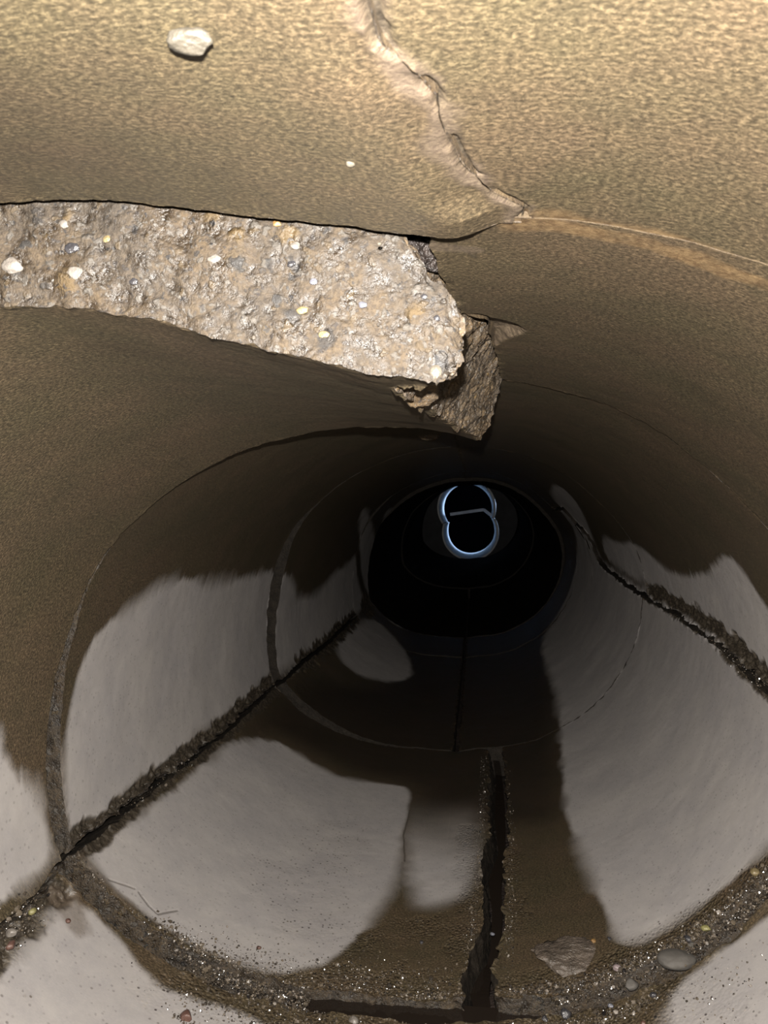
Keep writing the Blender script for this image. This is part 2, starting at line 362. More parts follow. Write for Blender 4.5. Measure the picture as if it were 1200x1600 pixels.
TH = 0.05
def const(t): return lambda k, Y: np.full(np.shape(Y), float(t)) + 0*np.asarray(k)
def fragment(label, tL, tR, Y0, Y1, prof=rbase, nt=200, ny=200, lip=0.0, rough=(.002, .002, .0008, .0008), pw=1.3,
             edge_mat=None, nk=24, fields=None, name='pipe_fragment', th=TH, eres=None, yjag=(0, 0), bulk=.00014, group=None, near_fn=None, far_fn=None, mat=None, side_mat=None, face_mat=None):
    """curved piece of pipe wall between two cracks and two joints. rough: jaggedness of the left, right, near, far edges"""
    W = 0.006
    def pos(s, k, v):
        s, k, v = np.broadcast_arrays(s, k, v)
        Y = Y0+(Y1-Y0)*v**pw
        tl = tL(k, Y); tr = tR(k, Y); t = tl+(tr-tl)*s
        tm = (t+np.pi) % (2*np.pi)-np.pi
        if near_fn is not None: Y = Y + near_fn(tm, k)*(1-v)**3
        if far_fn is not None: Y = Y + far_fn(tm, k)*(v)**3
        r = prof(tm, Y) + k*th - (lip(tm) if callable(lip) else lip)
        up = shift(Y)[0]
        P = np.stack([XC+r*np.sin(t), Y, CAMZ+ZC+up+r*np.cos(t)], -1)
        w = np.abs(tr-tl)*r; L = (Y1-Y0)
        e = lambda d: 1-sstep(0, W, d)
        A = bulk + rough[0]*e(s*w) + rough[1]*e((1-s)*w) + rough[2]*e((Y-Y0)) + rough[3]*e((Y1-Y))
        # through the thickness the broken faces are fully rough
        full = np.maximum.reduce([rough[0]*(s < 1e-6), rough[1]*(s > 1-1e-6), rough[2]*(v < 1e-6), rough[3]*(v > 1-1e-6)])
        A = np.maximum(A, full*1.0+bulk)
        N = np.stack([fbm(P, 70, 5, .58, 1.0), fbm(P, 70, 5, .58, 31.0), fbm(P, 70, 5, .58, 77.0)], -1)
        lowf = np.stack([fbm(P, 14, 2, .5, 4.0), 0*Y, fbm(P, 14, 2, .5, 8.0)], -1)
        P = P + N*A[..., None]*2.2 + lowf*0.0009
        return P, t, Y, r
    s = np.linspace(0, 1, nt)[:, None]; v = np.linspace(0, 1, ny)[None, :]
    P, t, Y, r = pos(s, 0.0, v)
    w = P.reshape(-1, 3)
    dry, dfl = wallfields(t, Y, P); zero = np.zeros(t.shape)
    F_ = {'dark_floor': dfl, 'dry': dry, 'crk': zero.copy(), 'grit': zero.copy(), 'rust': zero.copy(), 'pale': zero.copy()}
    if fields: P = fields(P, t % (2*np.pi), Y, F_)
    uv = np.stack([t*RM, Y], -1).reshape(-1, 2)
    ctr = P.reshape(-1, 3).mean(0)
    # outer skin, coarse
    so = np.linspace(0, 1, 24)[:, None]; vo = np.linspace(0, 1, 16)[None, :]
    Po = pos(so, 1.0, vo)[0].reshape(-1, 3)
    V = P.reshape(-1, 3); F = grid_faces(nt, ny)
    at_ = {k: a.ravel() for k, a in F_.items()}
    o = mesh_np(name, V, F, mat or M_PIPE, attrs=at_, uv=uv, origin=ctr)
    tag(o, label, 'pipe piece', group)
    mesh_np('outer_wall', Po, grid_faces(24, 16, 0, True), edge_mat or M_GRITTY, parent=o, origin=ctr)
    # the four sides: two break faces along the pipe, two rims across it
    k = np.linspace(0, 1, nk)[None, :]
    n1 = eres or nt//2; n2 = eres or ny//2
    for nm, s_, v_, fl_ in (('broken_edge', 0.0, np.linspace(0, 1, n2)[:, None], False), ('broken_edge', 1.0, np.linspace(0, 1, n2)[:, None], True),
                        ('broken_face' if face_mat else 'joint_rim', np.linspace(0, 1, n1)[:, None], 0.0, True), ('joint_rim', np.linspace(0, 1, n1)[:, None], 1.0, False)):
        p = pos(s_, k, v_)[0]; a, b_ = p.shape[:2]
        m_ = edge_mat or M_GRITTY
        if nm == 'broken_edge' and side_mat: m_ = side_mat
        if nm == 'broken_face': m_ = face_mat
        mesh_np(nm, p.reshape(-1, 3), grid_faces(a, b_, 0, fl_), m_, parent=o, origin=ctr)
    return o
def from_px(tri):      # crack given as (px, py, Y) points -> angle(Y)
    q = []
    for px, py, Y in tri:
        x, _, z = at(px, py, Y); q.append((Y, math.atan2(x-XC, z-ZC) % (2*math.pi)))
    q.sort(); return np.array([a for a, b in q]), np.array([b for a, b in q])
def follow(line, d=0.0, turn=0.0, jag=0.0, seed=0.0):
    Ys, Ts = line
    def f(k, Y):
        Y = np.asarray(Y, float); v = np.interp(Y, Ys, Ts)+d+turn
        if jag:
            q = np.stack([Y, 0*Y+seed, 0*Y], -1); v = v + jag*fbm(q, 38, 4, .6)
        return v + 0*np.asarray(k)
    return f

TAU = 2*math.pi
# crack lines measured on the photo
LC = edge_line([(-900,2090),(-300,1665),(0,1448),(60,1395),(92,1345),(150,1300),(210,1250),(290,1190),(370,1125),(455,1045),(500,1010),(560,955),(630,908)])
RC = edge_line([(3200,2800),(1800,1600),(1320,1172),(1200,1080),(1130,1013),(1060,962),(990,922),(945,888),(925,862),(905,820),(880,795)])
BL = edge_line([(600,2300),(640,1800),(700,1650),(728,1575),(722,1540),(735,1500),(752,1470),(757,1400),(752,1350),(768,1310),(763,1260),(766,1200),(760,1150),(762,1110),(765,1050)])
BR = edge_line([(740,2300),(760,1800),(775,1650),(776,1575),(771,1525),(778,1490),(786,1465),(792,1400),(788,1360),(795,1320),(793,1240),(788,1190),(780,1150),(772,1110),(768,1050)])
for L in (LC, RC, BL, BR): pass
def cap(line):                                    # hold the last angle beyond the measured part
    return line
# ---- extra wall marks
def near_line(t, Y, pl, w, seed=0.0, P=None):
    L = on_wall(pl); q = np.stack([t*RM, Y], -1)
    if P is not None: q = q + 0.75*w*np.stack([fbm(P, 48, 3, .5, seed), fbm(P, 48, 3, .5, seed+9)], -1)
    return 1-sstep(w*.45, w, dist_line(q, L))
def crackfield(lines, grits=(), hair=(), rust=(), pale=()):
    def f(P, t, Y, F):
        r_out = np.stack([np.sin(t), 0*t, np.cos(t)], -1)
        for pl, w, depth, sd in lines:
            m = near_line(t, Y, pl, w, sd, P); F['crk'] = np.maximum(F['crk'], m); F['dry'] = F['dry']*(1-m)
            P = P + r_out*(depth*m*(0.55+0.9*fbm(P, 160, 4, .6, sd)))[..., None]
        for pl, w, depth, sd in hair:
            m = near_line(t, Y, pl, w, sd, P); F['crk'] = np.maximum(F['crk'], m*.6); P = P + r_out*(depth*m)[..., None]
        for pl, w, a in grits:
            m = near_line(t, Y, pl, w, 3.3, P)*a; F['grit'] = np.maximum(F['grit'], m)
        for pl, w, a in rust:
            F['rust'] = np.maximum(F['rust'], near_line(t, Y, pl, w, 5.3, P)*a)
        for pl, w, a, bump in pale:
            m = near_line(t, Y, pl, w, 7.3, P)*a
            F['pale'] = np.maximum(F['pale'], m); P = P - r_out*(bump*m*(.4+.9*fbm(P, 140, 3, .6, 2.2)))[..., None]
        F['grit'] = np.clip(F['grit']*(.55+.9*sstep(-.35, .25, fbm(P, 40, 3, .5, 6.))), 0, 1)
        return P
    return f

# ------------------------------------------------------------------ nearest section (over the lens)
C0 = from_px([(560,-60,.146),(575,0,.157),(590,45,.168),(640,90,.178),(680,130,.19),(690,190,.205),(715,250,.225),(765,310,.25),(815,340,.262)])
C0 = (np.concatenate([[0.0], C0[0]]), np.concatenate([[C0[1][0]], C0[1]])); C0 = (C0[0], np.where(C0[1] > math.pi, C0[1]-TAU, C0[1]))
SEC0_L = prof_from([(-800,2200),(-900,1500),(-750,900),(-450,560),(-250,410),(-100,340),(0,318),(100,314),(200,318),(300,328),(450,344),(590,360),(680,372),(742,380),(775,372),(810,352),(860,350),(950,372),(1200,448),(1900,1000),(1900,1600),(700,2300)], 0.276, 4)
def r0l(t, Y):
    w = sstep(.06, .276, Y); w = w*sstep(0, .032, (np.interp(Y, C0[0], C0[1])-t)*RM); return (rbase(t))*(1-w)+np.interp(t, *SEC0_L)*w
def sec0_fields(P, t, Y, F):
    tt = np.where(t > math.pi, t-TAU, t)
    d = (tt-np.interp(Y, C0[0], C0[1]))*RM
    n = fbm(P, 60, 4, .6, 12.)
    m = 1-sstep(.001, .0075, np.abs(d+.0008)+.009*n)
    F['pale'] = m*.85
    dk = (1-sstep(.0012, .0030, np.abs(d-.0008)+.002*fbm(P, 120, 3, .6, 3.)))*sstep(-.15, .15, fbm(P, 45, 2, .5, 21.)+.12)
    F['crk'] = np.maximum(F['crk'], dk); F['pale'] *= 1-dk
    r_out = np.stack([np.sin(t), 0*t, np.cos(t)], -1)
    return P + r_out*(.0025*dk - .0012*m*(.5+n))[..., None]
fragment('bright sand-coloured pipe crown piece overhead, left of the ragged crack', const(-1.9), follow(C0, d=.001), .012, .276, prof=r0l, nt=420, ny=300, pw=.8,
    rough=(.001, .0005, .001, .0006), edge_mat=M_FRACB, fields=sec0_fields, group=None)
rr0 = lambda t, Y: rbase(t)+.0002
SEAM = [(800,352),(840,350),(900,356),(980,372),(1060,396),(1140,424),(1200,446),(1300,500),(1500,640)]
def sec0r(P, t, Y, F):
    P = sec0_fields(P, t, Y, F)
    F['rust'] = np.maximum(F['rust'], near_line(t, Y, [(a, b-8) for a, b in SEAM], .010, 2., P)*.9)
    return P
fragment('bright sand-coloured pipe crown piece overhead, right of the ragged crack', follow(C0, d=.0025), const(1.9), .012, .272, prof=rr0, nt=420, ny=300, pw=.8,
    rough=(.0004, .001, .001, .0001), edge_mat=M_RUST, fields=sec0r)
fragment('pipe invert piece under the lens, in front of the first joint', const(1.9), const(TAU-1.9), .012, .268, nt=160, ny=60, lip=-.002)

# ------------------------------------------------------------------ second section: the broken one
# sagging upper left piece. its crown edge: inner and outer break lines
RI = from_px([(690,594,.29),(676,596,.305),(622,600,.33),(640,615,.36),(668,640,.41),(700,664,.5),(752,690,.61),(752,690,.7)])
RO = from_px([(590,365,.29),(640,400,.32),(700,440,.36),(745,480,.42),(772,540,.52),(788,600,.61),(788,600,.7)])
fix = lambda L: (L[0], np.where(L[1] > math.pi, L[1]-TAU, L[1]))
RI, RO = fix(RI), fix(RO)
xk = np.array([0, .06, .16, .36, .5, .72, 1.0]); pxk = np.array([684, 716, 724, 722, 704, 655, 588]); pyk = np.array([592, 578, 560, 515, 482, 432, 365])
tk = np.array([math.atan2(at(a, b, .29)[0]-XC, at(a, b, .29)[2]-ZC) for a, b in zip(pxk, pyk)])
def tR_sag(k, Y):
    k, Y = np.broadcast_arrays(np.asarray(k, float), np.asarray(Y, float))
    far = np.interp(Y, *RI)*(1-k)+np.interp(Y, *RO)*k
    w = 1-sstep(.295, .325, Y)
    return far*(1-w)+np.interp(k, xk, tk)*w
LCf = lambda k, Y: np.interp(np.asarray(Y, float), *LC)-TAU + 0*np.asarray(k)
def sag_far(t, k):
    q = np.stack([t*3, 0*t, 0*t], -1); return .0015*fbm(q, 20, 3)
def sag_fields(P, t, Y, F):
    # dark, damp lower strip along the break and a chipped ledge behind the tip
    F['crk'] = near_line(t, Y, [(622,640),(668,660),(752,700)], .004, 3., P)*.0
    return P
sag = fragment('cracked-off upper left pipe piece hanging down with its gravelly broken end facing out', LCf, tR_sag, .29, .61, prof=rsag, nt=520, ny=420, pw=1.2,
    rough=(.0008, .0030, .0015, .0006), edge_mat=M_FRACB, face_mat=M_FRAC, nk=110, eres=520, far_fn=sag_far, th=.063)
face = [c for c in sag.children if c.name.startswith('broken_face')][0]; face['label'] = 'pale gravelly broken end'

RD = fix(from_px([(672,372,.268),(680,430,.33),(700,470,.37),(722,488,.40),(760,500,.42),(772,540,.48),(782,600,.61)]))
def d1_fields(P, t, Y, F):
    r_out = np.stack([np.sin(t), 0*t, np.cos(t)], -1)
    tt = np.where(t > math.pi, t-TAU, t)
    L = on_wall([(722,486),(750,490),(790,500),(830,518),(800,530),(770,545),(760,560),(740,520)], True)
    L[:, 0] = np.where(L[:, 0] > 3*RM, L[:, 0]-TAU*RM, L[:, 0])
    q = np.stack([tt*RM, Y], -1)+.0025*np.stack([fbm(P, 80, 4, .6, 1.), fbm(P, 80, 4, .6, 9.)], -1)
    d = dist_line(q, L, True); ins = inside(q, L); sd = np.where(ins, d, -d)
    m = sstep(0, .002, sd); F['pale'] = np.maximum(F['pale'], m*.55)
    P = P + r_out*(.007*sstep(0, .009, sd)*m + m*.0012*fbm(P, 220, 3, .6, 2.))[..., None]
    F['rust'] = np.maximum(F['rust'], near_line(t, Y, SEAM, .007, 2., P)*.75)
    F['pale'] = np.maximum(F['pale'], near_line(t, Y, [(678,385),(700,388),(740,392)], .006, 2., P)*.6)
    F['crk'] = np.maximum(F['crk'], near_line(t, Y, [(712,385),(730,395),(742,402)], .0012, 2., P)*.7)
    return P
fragment('upper right pipe piece curving from the orange-stained seam to the first dark ring', lambda k, Y: np.interp(Y, *RD)+0*np.asarray(k), follow(RC, jag=.006), .2725, .61, nt=440, ny=360, pw=1.2,
    rough=(.0012, .002, .0001, .0006), edge_mat=M_RUST, fields=d1_fields, nk=30)
# lower pieces of the broken section
fragment('pale lower left pipe piece in the near corner beside the wet joint', follow(BR, d=.012), lambda k, Y: np.interp(Y, *LC)+.0*np.asarray(k)-.012, .276, .600, nt=520, ny=300,
    rough=(.003, .002, .001, .0016), edge_mat=M_GRITTY,
    fields=crackfield([([(-300,1672),(-100,1525),(0,1452),(40,1420),(80,1385)], .020, .006, 1.0)],
      grits=[([(300,1570),(420,1600),(560,1640),(640,1660)], .06, .9), ([(0,1500),(-200,1650)], .03, .8), ([(270,1600),(300,1610)], .02, .9)],
      pale=[([(100,1400),(115,1440)], .014, .6, .001)]))
fragment('lower right pipe piece in the near corner, dry and speckled', follow(RC), follow(BL, d=-.012), .276, .600, nt=420, ny=260,
    rough=(.002, .003, .001, .0016), edge_mat=M_GRITTY,
    fields=crackfield([], grits=[([(700,1660),(860,1640),(1000,1620),(1100,1560)], .06, .9)]))

# ------------------------------------------------------------------ sections further in
Y2, Y2e = .622, 1.275
left_crack = [(100,1335),(150,1298),(185,1268),(215,1238),(250,1215),(300,1178),(350,1138),(400,1092),(455,1046)]
right_crack = [(1330,1185),(1200,1078),(1165,1045),(1130,1008),(1080,968),(1040,945),(990,920),(950,893)]
fragment('upper left pipe piece beyond the first ring, brown above and pale grey below', lambda k, Y: np.interp(Y, *LC)-TAU+.010+.004*fbm(np.stack([Y, 0*Y, 0*Y], -1), 60, 4)+0*np.asarray(k), const(.02), Y2, Y2e, nt=620, ny=460, pw=1.25,
    rough=(.004, .001, .0008, .001), lip=lambda t: .006-.011*sstep(-1.9, -1.1, t), fields=crackfield([([(a, b-8) for a, b in left_crack], .012, .006, 4.)],
    hair=[([(230,880),(260,850)], .001, .0003, 1.)],
    pale=[([(128,925),(110,990),(95,1060)], .003, .5, .0006), ([(180,810),(150,850)], .0018, .5, .0006)]))
fragment('floor piece left of the open bottom crack with a large pale dry patch', follow(BR, d=.0) if False else follow((BL[0], BL[1])), lambda k, Y: np.interp(Y, *LC)-.010+.004*fbm(np.stack([Y, 0*Y, 0*Y], -1), 50, 4)+0*np.asarray(k), Y2, Y2e, nt=700, ny=460, pw=1.25, side_mat=M_DEDGE,
    rough=(.0028, .002, .0022, .001), lip=.004, fields=crackfield([([(a+6, b+6) for a, b in left_crack], .009, .003, 7.)],
    grits=[([(350,1520),(450,1545),(560,1555),(720,1560)], .040, 1.), ([(730,1300),(735,1400),(720,1500)], .020, .9), ([(430,1370),(470,1450),(520,1300)], .05, .55), ([(560,1480),(690,1450)], .03, .6)],
    hair=[([(165,1378),(205,1392)], .0012, .0006, 1.), ([(212,1398),(228,1420),(242,1433),(272,1427)], .0013, .0006, 1.), ([(640,1270),(630,1310),(632,1350)], .0015, .0005, 2.)],
    pale=[([(125,1345),(160,1385),(200,1420)], .006, .35, .0004)]))
fragment('floor piece right of the bottom crack, wet brown beside it, pale grey further up', follow(RC, d=.004, jag=.006), follow((BR[0], BR[1])), Y2, Y2e, nt=700, ny=460, pw=1.25, side_mat=M_DEDGE,
    rough=(.002, .0028, .0022, .001), lip=.004, fields=crackfield([(right_crack, .010, .004, 2.)],
    grits=[([(800,1560),(900,1545),(1000,1500),(1100,1440),(1200,1370)], .030, 1.), ([(800,1340),(810,1450)], .02, .6)],
    hair=[([(955,908),(948,930),(944,944)], .002, .0006, 1.)]))
fragment('upper right pipe piece beyond the first ring, brown with a pale strip above the crack', const(.022), follow(RC, d=-.004, jag=.01, seed=4.), Y2, Y2e, nt=560, ny=440, pw=1.25,
    rough=(.001, .003, .0008, .001), lip=-.003, fields=crackfield([([(a+6, b-6) for a, b in right_crack], .013, .006, 2.), ([(1140,992),(1150,1020)], .012, .004, 5.)]))
def ring_piece(label, t0, t1, Ya, Yb, lip, n=220, rough=(.002, .002, .0008, .0008), flds=None, mat=None):
    return fragment(label, t0, t1, Ya, Yb, nt=n, ny=n, lip=lip, rough=rough, fields=flds, nk=10, edge_mat=M_DEDGE, mat=mat)
lcA = lambda k, Y: np.interp(Y, *LC)-TAU+.012+0*np.asarray(k)
lcB = lambda k, Y: np.interp(Y, *LC)-.012+0*np.asarray(k)
rcC = follow(RC, d=.01); rcD = follow(RC, d=-.01); btm = const(math.pi+.02); bt2 = const(math.pi-.02)
lcf3 = crackfield([([(455,1046),(500,1010),(560,955)], .02, .005, 4.)])
ring_piece('upper left pipe piece between the second and third rings', lcA, const(.02), 1.284, 2.10, lambda t: .018-.023*sstep(-1.6, -.9, t), 300, flds=lcf3)
ring_piece('floor piece left of centre between the second and third rings', btm, lcB, 1.284, 2.10, lambda t: .0035+.0145*sstep(-2.75, -2.15, t), 300, flds=lcf3)
ring_piece('floor piece right of centre between the second and third rings', rcC, bt2, 1.284, 2.10, .0025, 260)
ring_piece('upper right pipe piece between the second and third rings', const(.02), rcD, 1.284, 2.10, -.004, 260)
lcf4 = crackfield([([(560,955),(600,930),(640,900)], .03, .006, 4.)])
ring_piece('left half of the dark pipe length beyond the third ring', btm, const(TAU), 2.108, 2.42, lambda t: np.where(t > 3, .006, .006+.010*sstep(-2.6, -2., t)-.021*sstep(-1.6, -.7, t)), 220, flds=lcf4)
ring_piece('right half of the dark pipe length beyond the third ring', const(0.0), bt2, 2.108, 2.42, lambda t: -.004+.008*sstep(1., 2.2, t), 200)
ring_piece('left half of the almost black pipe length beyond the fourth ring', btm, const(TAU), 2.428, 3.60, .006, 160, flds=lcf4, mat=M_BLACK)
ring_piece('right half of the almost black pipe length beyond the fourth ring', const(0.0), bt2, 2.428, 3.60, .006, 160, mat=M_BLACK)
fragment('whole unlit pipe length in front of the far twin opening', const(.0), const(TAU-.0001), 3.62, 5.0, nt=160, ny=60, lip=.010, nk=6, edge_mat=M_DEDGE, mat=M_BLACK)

# ------------------------------------------------------------------ soil around the line
def soil_sleeve():
    a, b = 300, 260
    t = np.linspace(0, TAU, a)[:, None]; v = np.linspace(0, 1, b)[None, :]
    t, v = np.broadcast_arrays(t, v); Y = .0+ 5.1*v**2.2
    tm = (t+np.pi) % TAU-np.pi; r = rbase(tm)+TH+.016
    P = np.stack([XC+r*np.sin(t), Y, CAMZ+ZC+shift(Y)[0]+r*np.cos(t)], -1)
    n = fbm(P*np.array([1, 1, 1]), 45, 5, .6)
    nn = np.stack([np.sin(t), 0*t, np.cos(t)], -1); P = P + nn*(.010*n)[..., None]; P[-1] = P[0]
    o = mesh_np('wall_soil', P.reshape(-1, 3), grid_faces(a, b), M_SOIL); o['kind'] = 'structure'; o['label'] = 'dark wet soil around the broken pipe'
soil_sleeve()
def clod(name, c, rad, label, mat, cat, flat=(1, 1, 1), rot=0.0, sub=4, amp=.25, freq=3.0, group=None, parent=None, seed=0.0, facet=0):
    """one irregular stone"""
    import bmesh
    bm = bmesh.new(); bmesh.ops.create_icosphere(bm, subdivisions=sub, radius=1.0)
    V = np.array([v.co[:] for v in bm.verts])
    if facet:
        rs = np.random.default_rng(int(seed*13)+5); 
        for _ in range(facet):
            d = rs.normal(size=3); d /= np.linalg.norm(d); h = rs.uniform(.55, .85)
            x = V@d; V = V - np.outer(np.maximum(x-h, 0)*.92, d)
    n = fbm(V+seed, freq*.5, 4, .55); V = V*(1+amp*n)[:, None]*np.array(flat)*rad
    R = np.array(Matrix.Rotation(rot, 3, 'Z')); V = V@R.T
    for v, p in zip(bm.verts, V): v.co = p
    for f in bm.faces: f.smooth = True
    me = bpy.data.meshes.new(name); bm.to_mesh(me); bm.free(); me.materials.append(mat)
    o = bpy.data.objects.new(name, me); COL.objects.link(o); o.location = c
    if parent: o.parent = parent; o.location = tuple(np.array(c)-np.array(parent.location))
    else: tag(o, label, cat, group)
    return o
def wpt(px, py, Y, dz=0): p = at(px, py, Y); return (p[0], p[1], CAMZ+p[2]+dz)
def wall_pt(px, py, inset=0.0, prof=rbase):
    t, Y = surf(px, py, prof); r = float(prof(t, Y))-inset
    return (XC+r*math.sin(t), Y, CAMZ+ZC+r*math.cos(t))

# ------------------------------------------------------------------ far twin opening
def far_end():
    Y = 4.98; a = 96
    c1 = at(729, 793, Y); c2 = at(735, 832, Y); R1 = 45.5/FPX*Y; R2 = 44/FPX*Y
    def ray_out(phi, c0, c, R):      # distance from c0 along phi to the circle
        d = np.array([math.sin(phi), math.cos(phi)]); m = np.array([c0[0]-c[0], c0[2]-c[2]]); b = m@d; q = m@m-R*R
        D = b*b-q; return -b+math.sqrt(D) if D > 0 else 0
    c0 = ((c1[0]+c2[0])/2, Y, (c1[2]+c2[2])/2)
    out = [max(ray_out(i*TAU/a, c0, c1, R1), ray_out(i*TAU/a, c0, c2, R2)) for i in range(a)]
    V = []; 
    depth = [0, .35, .36, 1.0]; shr = [0, 0, .008, .008]
    root = bpy.data.objects.new('twin_opening', None); COL.objects.link(root); root.location = (c0[0], Y, CAMZ+c0[2])
    tag(root, 'small twin opening rimmed with blue light at the far end of the pipe', 'pipe opening')
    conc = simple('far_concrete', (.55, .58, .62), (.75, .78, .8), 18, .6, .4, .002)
    # headwall around the opening
    for i in range(a):
        p = i*TAU/a; s, c = math.sin(p), math.cos(p)
        V.append((c0[0]+out[i]*s, Y, CAMZ+c0[2]+out[i]*c))
    for i in range(a):
        p = i*TAU/a; V.append((c0[0]+.52*math.sin(p), Y, CAMZ+c0[2]+.52*math.cos(p)))
    F = [(i, (i+1) % a, a+(i+1) % a, a+i) for i in range(a)]
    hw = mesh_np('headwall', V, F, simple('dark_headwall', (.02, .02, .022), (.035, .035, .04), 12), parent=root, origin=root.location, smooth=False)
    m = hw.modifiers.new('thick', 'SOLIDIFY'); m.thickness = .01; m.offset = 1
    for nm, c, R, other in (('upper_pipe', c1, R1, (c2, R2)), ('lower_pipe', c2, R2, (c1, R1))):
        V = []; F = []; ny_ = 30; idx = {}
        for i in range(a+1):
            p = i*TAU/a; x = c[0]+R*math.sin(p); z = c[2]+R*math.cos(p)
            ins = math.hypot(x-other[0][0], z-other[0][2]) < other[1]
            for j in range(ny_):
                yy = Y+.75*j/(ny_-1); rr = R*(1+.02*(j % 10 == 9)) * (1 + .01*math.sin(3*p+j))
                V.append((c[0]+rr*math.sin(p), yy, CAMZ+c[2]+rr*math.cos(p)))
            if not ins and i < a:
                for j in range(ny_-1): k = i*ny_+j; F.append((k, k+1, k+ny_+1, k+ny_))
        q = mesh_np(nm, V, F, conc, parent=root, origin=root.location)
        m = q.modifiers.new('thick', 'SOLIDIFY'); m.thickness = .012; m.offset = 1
    # ledge between the two
    w1 = at(700, 804, Y); w2 = at(757, 796, Y); w3 = at(770, 806, Y)
    import bmesh
    bm = bmesh.new()
    def bar(A, B, h):
        d = (Vector((B[0]-A[0], 0, B[2]-A[2]))).normalized(); n = Vector((-d.z, 0, d.x))*h
        P = []
        for yy in (Y+.40, Y+.74):
            for q, s in ((A, -1), (A, 1), (B, 1), (B, -1)):
                v = Vector((q[0], yy, CAMZ+q[2]))+n*s; P.append(bm.verts.new(v-Vector(root.location)))
        for f in ((0, 1, 2, 3), (7, 6, 5, 4), (0, 4, 5, 1), (1, 5, 6, 2), (2, 6, 7, 3), (3, 7, 4, 0)): bm.faces.new([P[i] for i in f])
    bar(w1, w2, .010); bar(w2, w3, .009)
    bmesh.ops.recalc_face_normals(bm, faces=bm.faces)
    me = bpy.data.meshes.new('ledge'); bm.to_mesh(me); bm.free(); me.materials.append(conc)
    o = bpy.data.objects.new('ledge', me); COL.objects.link(o); o.parent = root
    # closed chamber behind with daylight falling in
    bm = bmesh.new(); bmesh.ops.create_cube(bm, size=1.0)
    for v in bm.verts: v.co = Vector((v.co.x*1.5, v.co.y*1.4, v.co.z*1.8))
    bm.faces.ensure_lookup_table()
    fr = [f for f in bm.faces if f.normal.y < -.9]; bmesh.ops.delete(bm, geom=fr, context='FACES')
    me = bpy.data.meshes.new('wall_chamber'); bm.to_mesh(me); bm.free()
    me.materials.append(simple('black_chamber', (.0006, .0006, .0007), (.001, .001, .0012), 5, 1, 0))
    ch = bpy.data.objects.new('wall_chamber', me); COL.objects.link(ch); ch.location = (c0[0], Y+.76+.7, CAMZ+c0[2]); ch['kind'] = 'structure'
    for (dx, dz, sx, sz, e) in ((0, .75, 1.2, .2, 1.0),):
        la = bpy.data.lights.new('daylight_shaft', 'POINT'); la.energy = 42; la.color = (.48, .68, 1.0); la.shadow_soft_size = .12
        lo = bpy.data.objects.new('daylight_shaft', la); COL.objects.link(lo); lo.location = (c0[0]+.45, Y+.95, CAMZ+c0[2]+.22)
far_end()

# ------------------------------------------------------------------ water standing in the bottom crack and the joint
def water():
    m, nt, b = new_mat('murky_water'); g = NT(nt)
    b.inputs['Base Color'].default_value = (.012, .009, .007, 1); b.inputs['Roughness'].default_value = .06; b.inputs['IOR'].default_value = 1.33
    n = g.noise(g.n('ShaderNodeTexCoord').outputs['Object'], 30, 2, .5)
    bp = g.n('ShaderNodeBump'); bp.inputs['Distance'].default_value = .0006; g.link(n, bp.inputs['Height']); g.link(bp.outputs[0], b.inputs['Normal'])
    V = []; F = []; z = -.0015
    def strip(rows):
        o = len(V)
        for a, c in rows: V.append(a); V.append(c)
        for i in range(len(rows)-1): k = o+2*i; F.append((k, k+2, k+3, k+1))
    strip([((XC-.118+.0003*i, .598, z), (XC-.118+.0003*i, .628, z)) if False else ((XC-.118+i*.0115, .597, z), (XC-.118+i*.0115, .628, z)) for i in range(21)])
    rows = []
    for i in range(40):
        Y = .628+.75*i/39; a = np.interp(Y, *BL); c = np.interp(Y, *BR); r = float(rbase(np.array((a+c)/2+0.0)))+.01; zz = -.0015-.010*min(1, i/4)
        rows.append(((XC+r*math.sin(a)+.006, Y, zz), (XC+r*math.sin(c)-.006, Y, zz)))
    strip(rows)
    V = np.array(V); o = mesh_np('water', V, F, m, origin=V.mean(0), smooth=False)
    tag(o, 'murky dark water standing in the bottom crack and the joint across it', 'water', kind='stuff')
water()

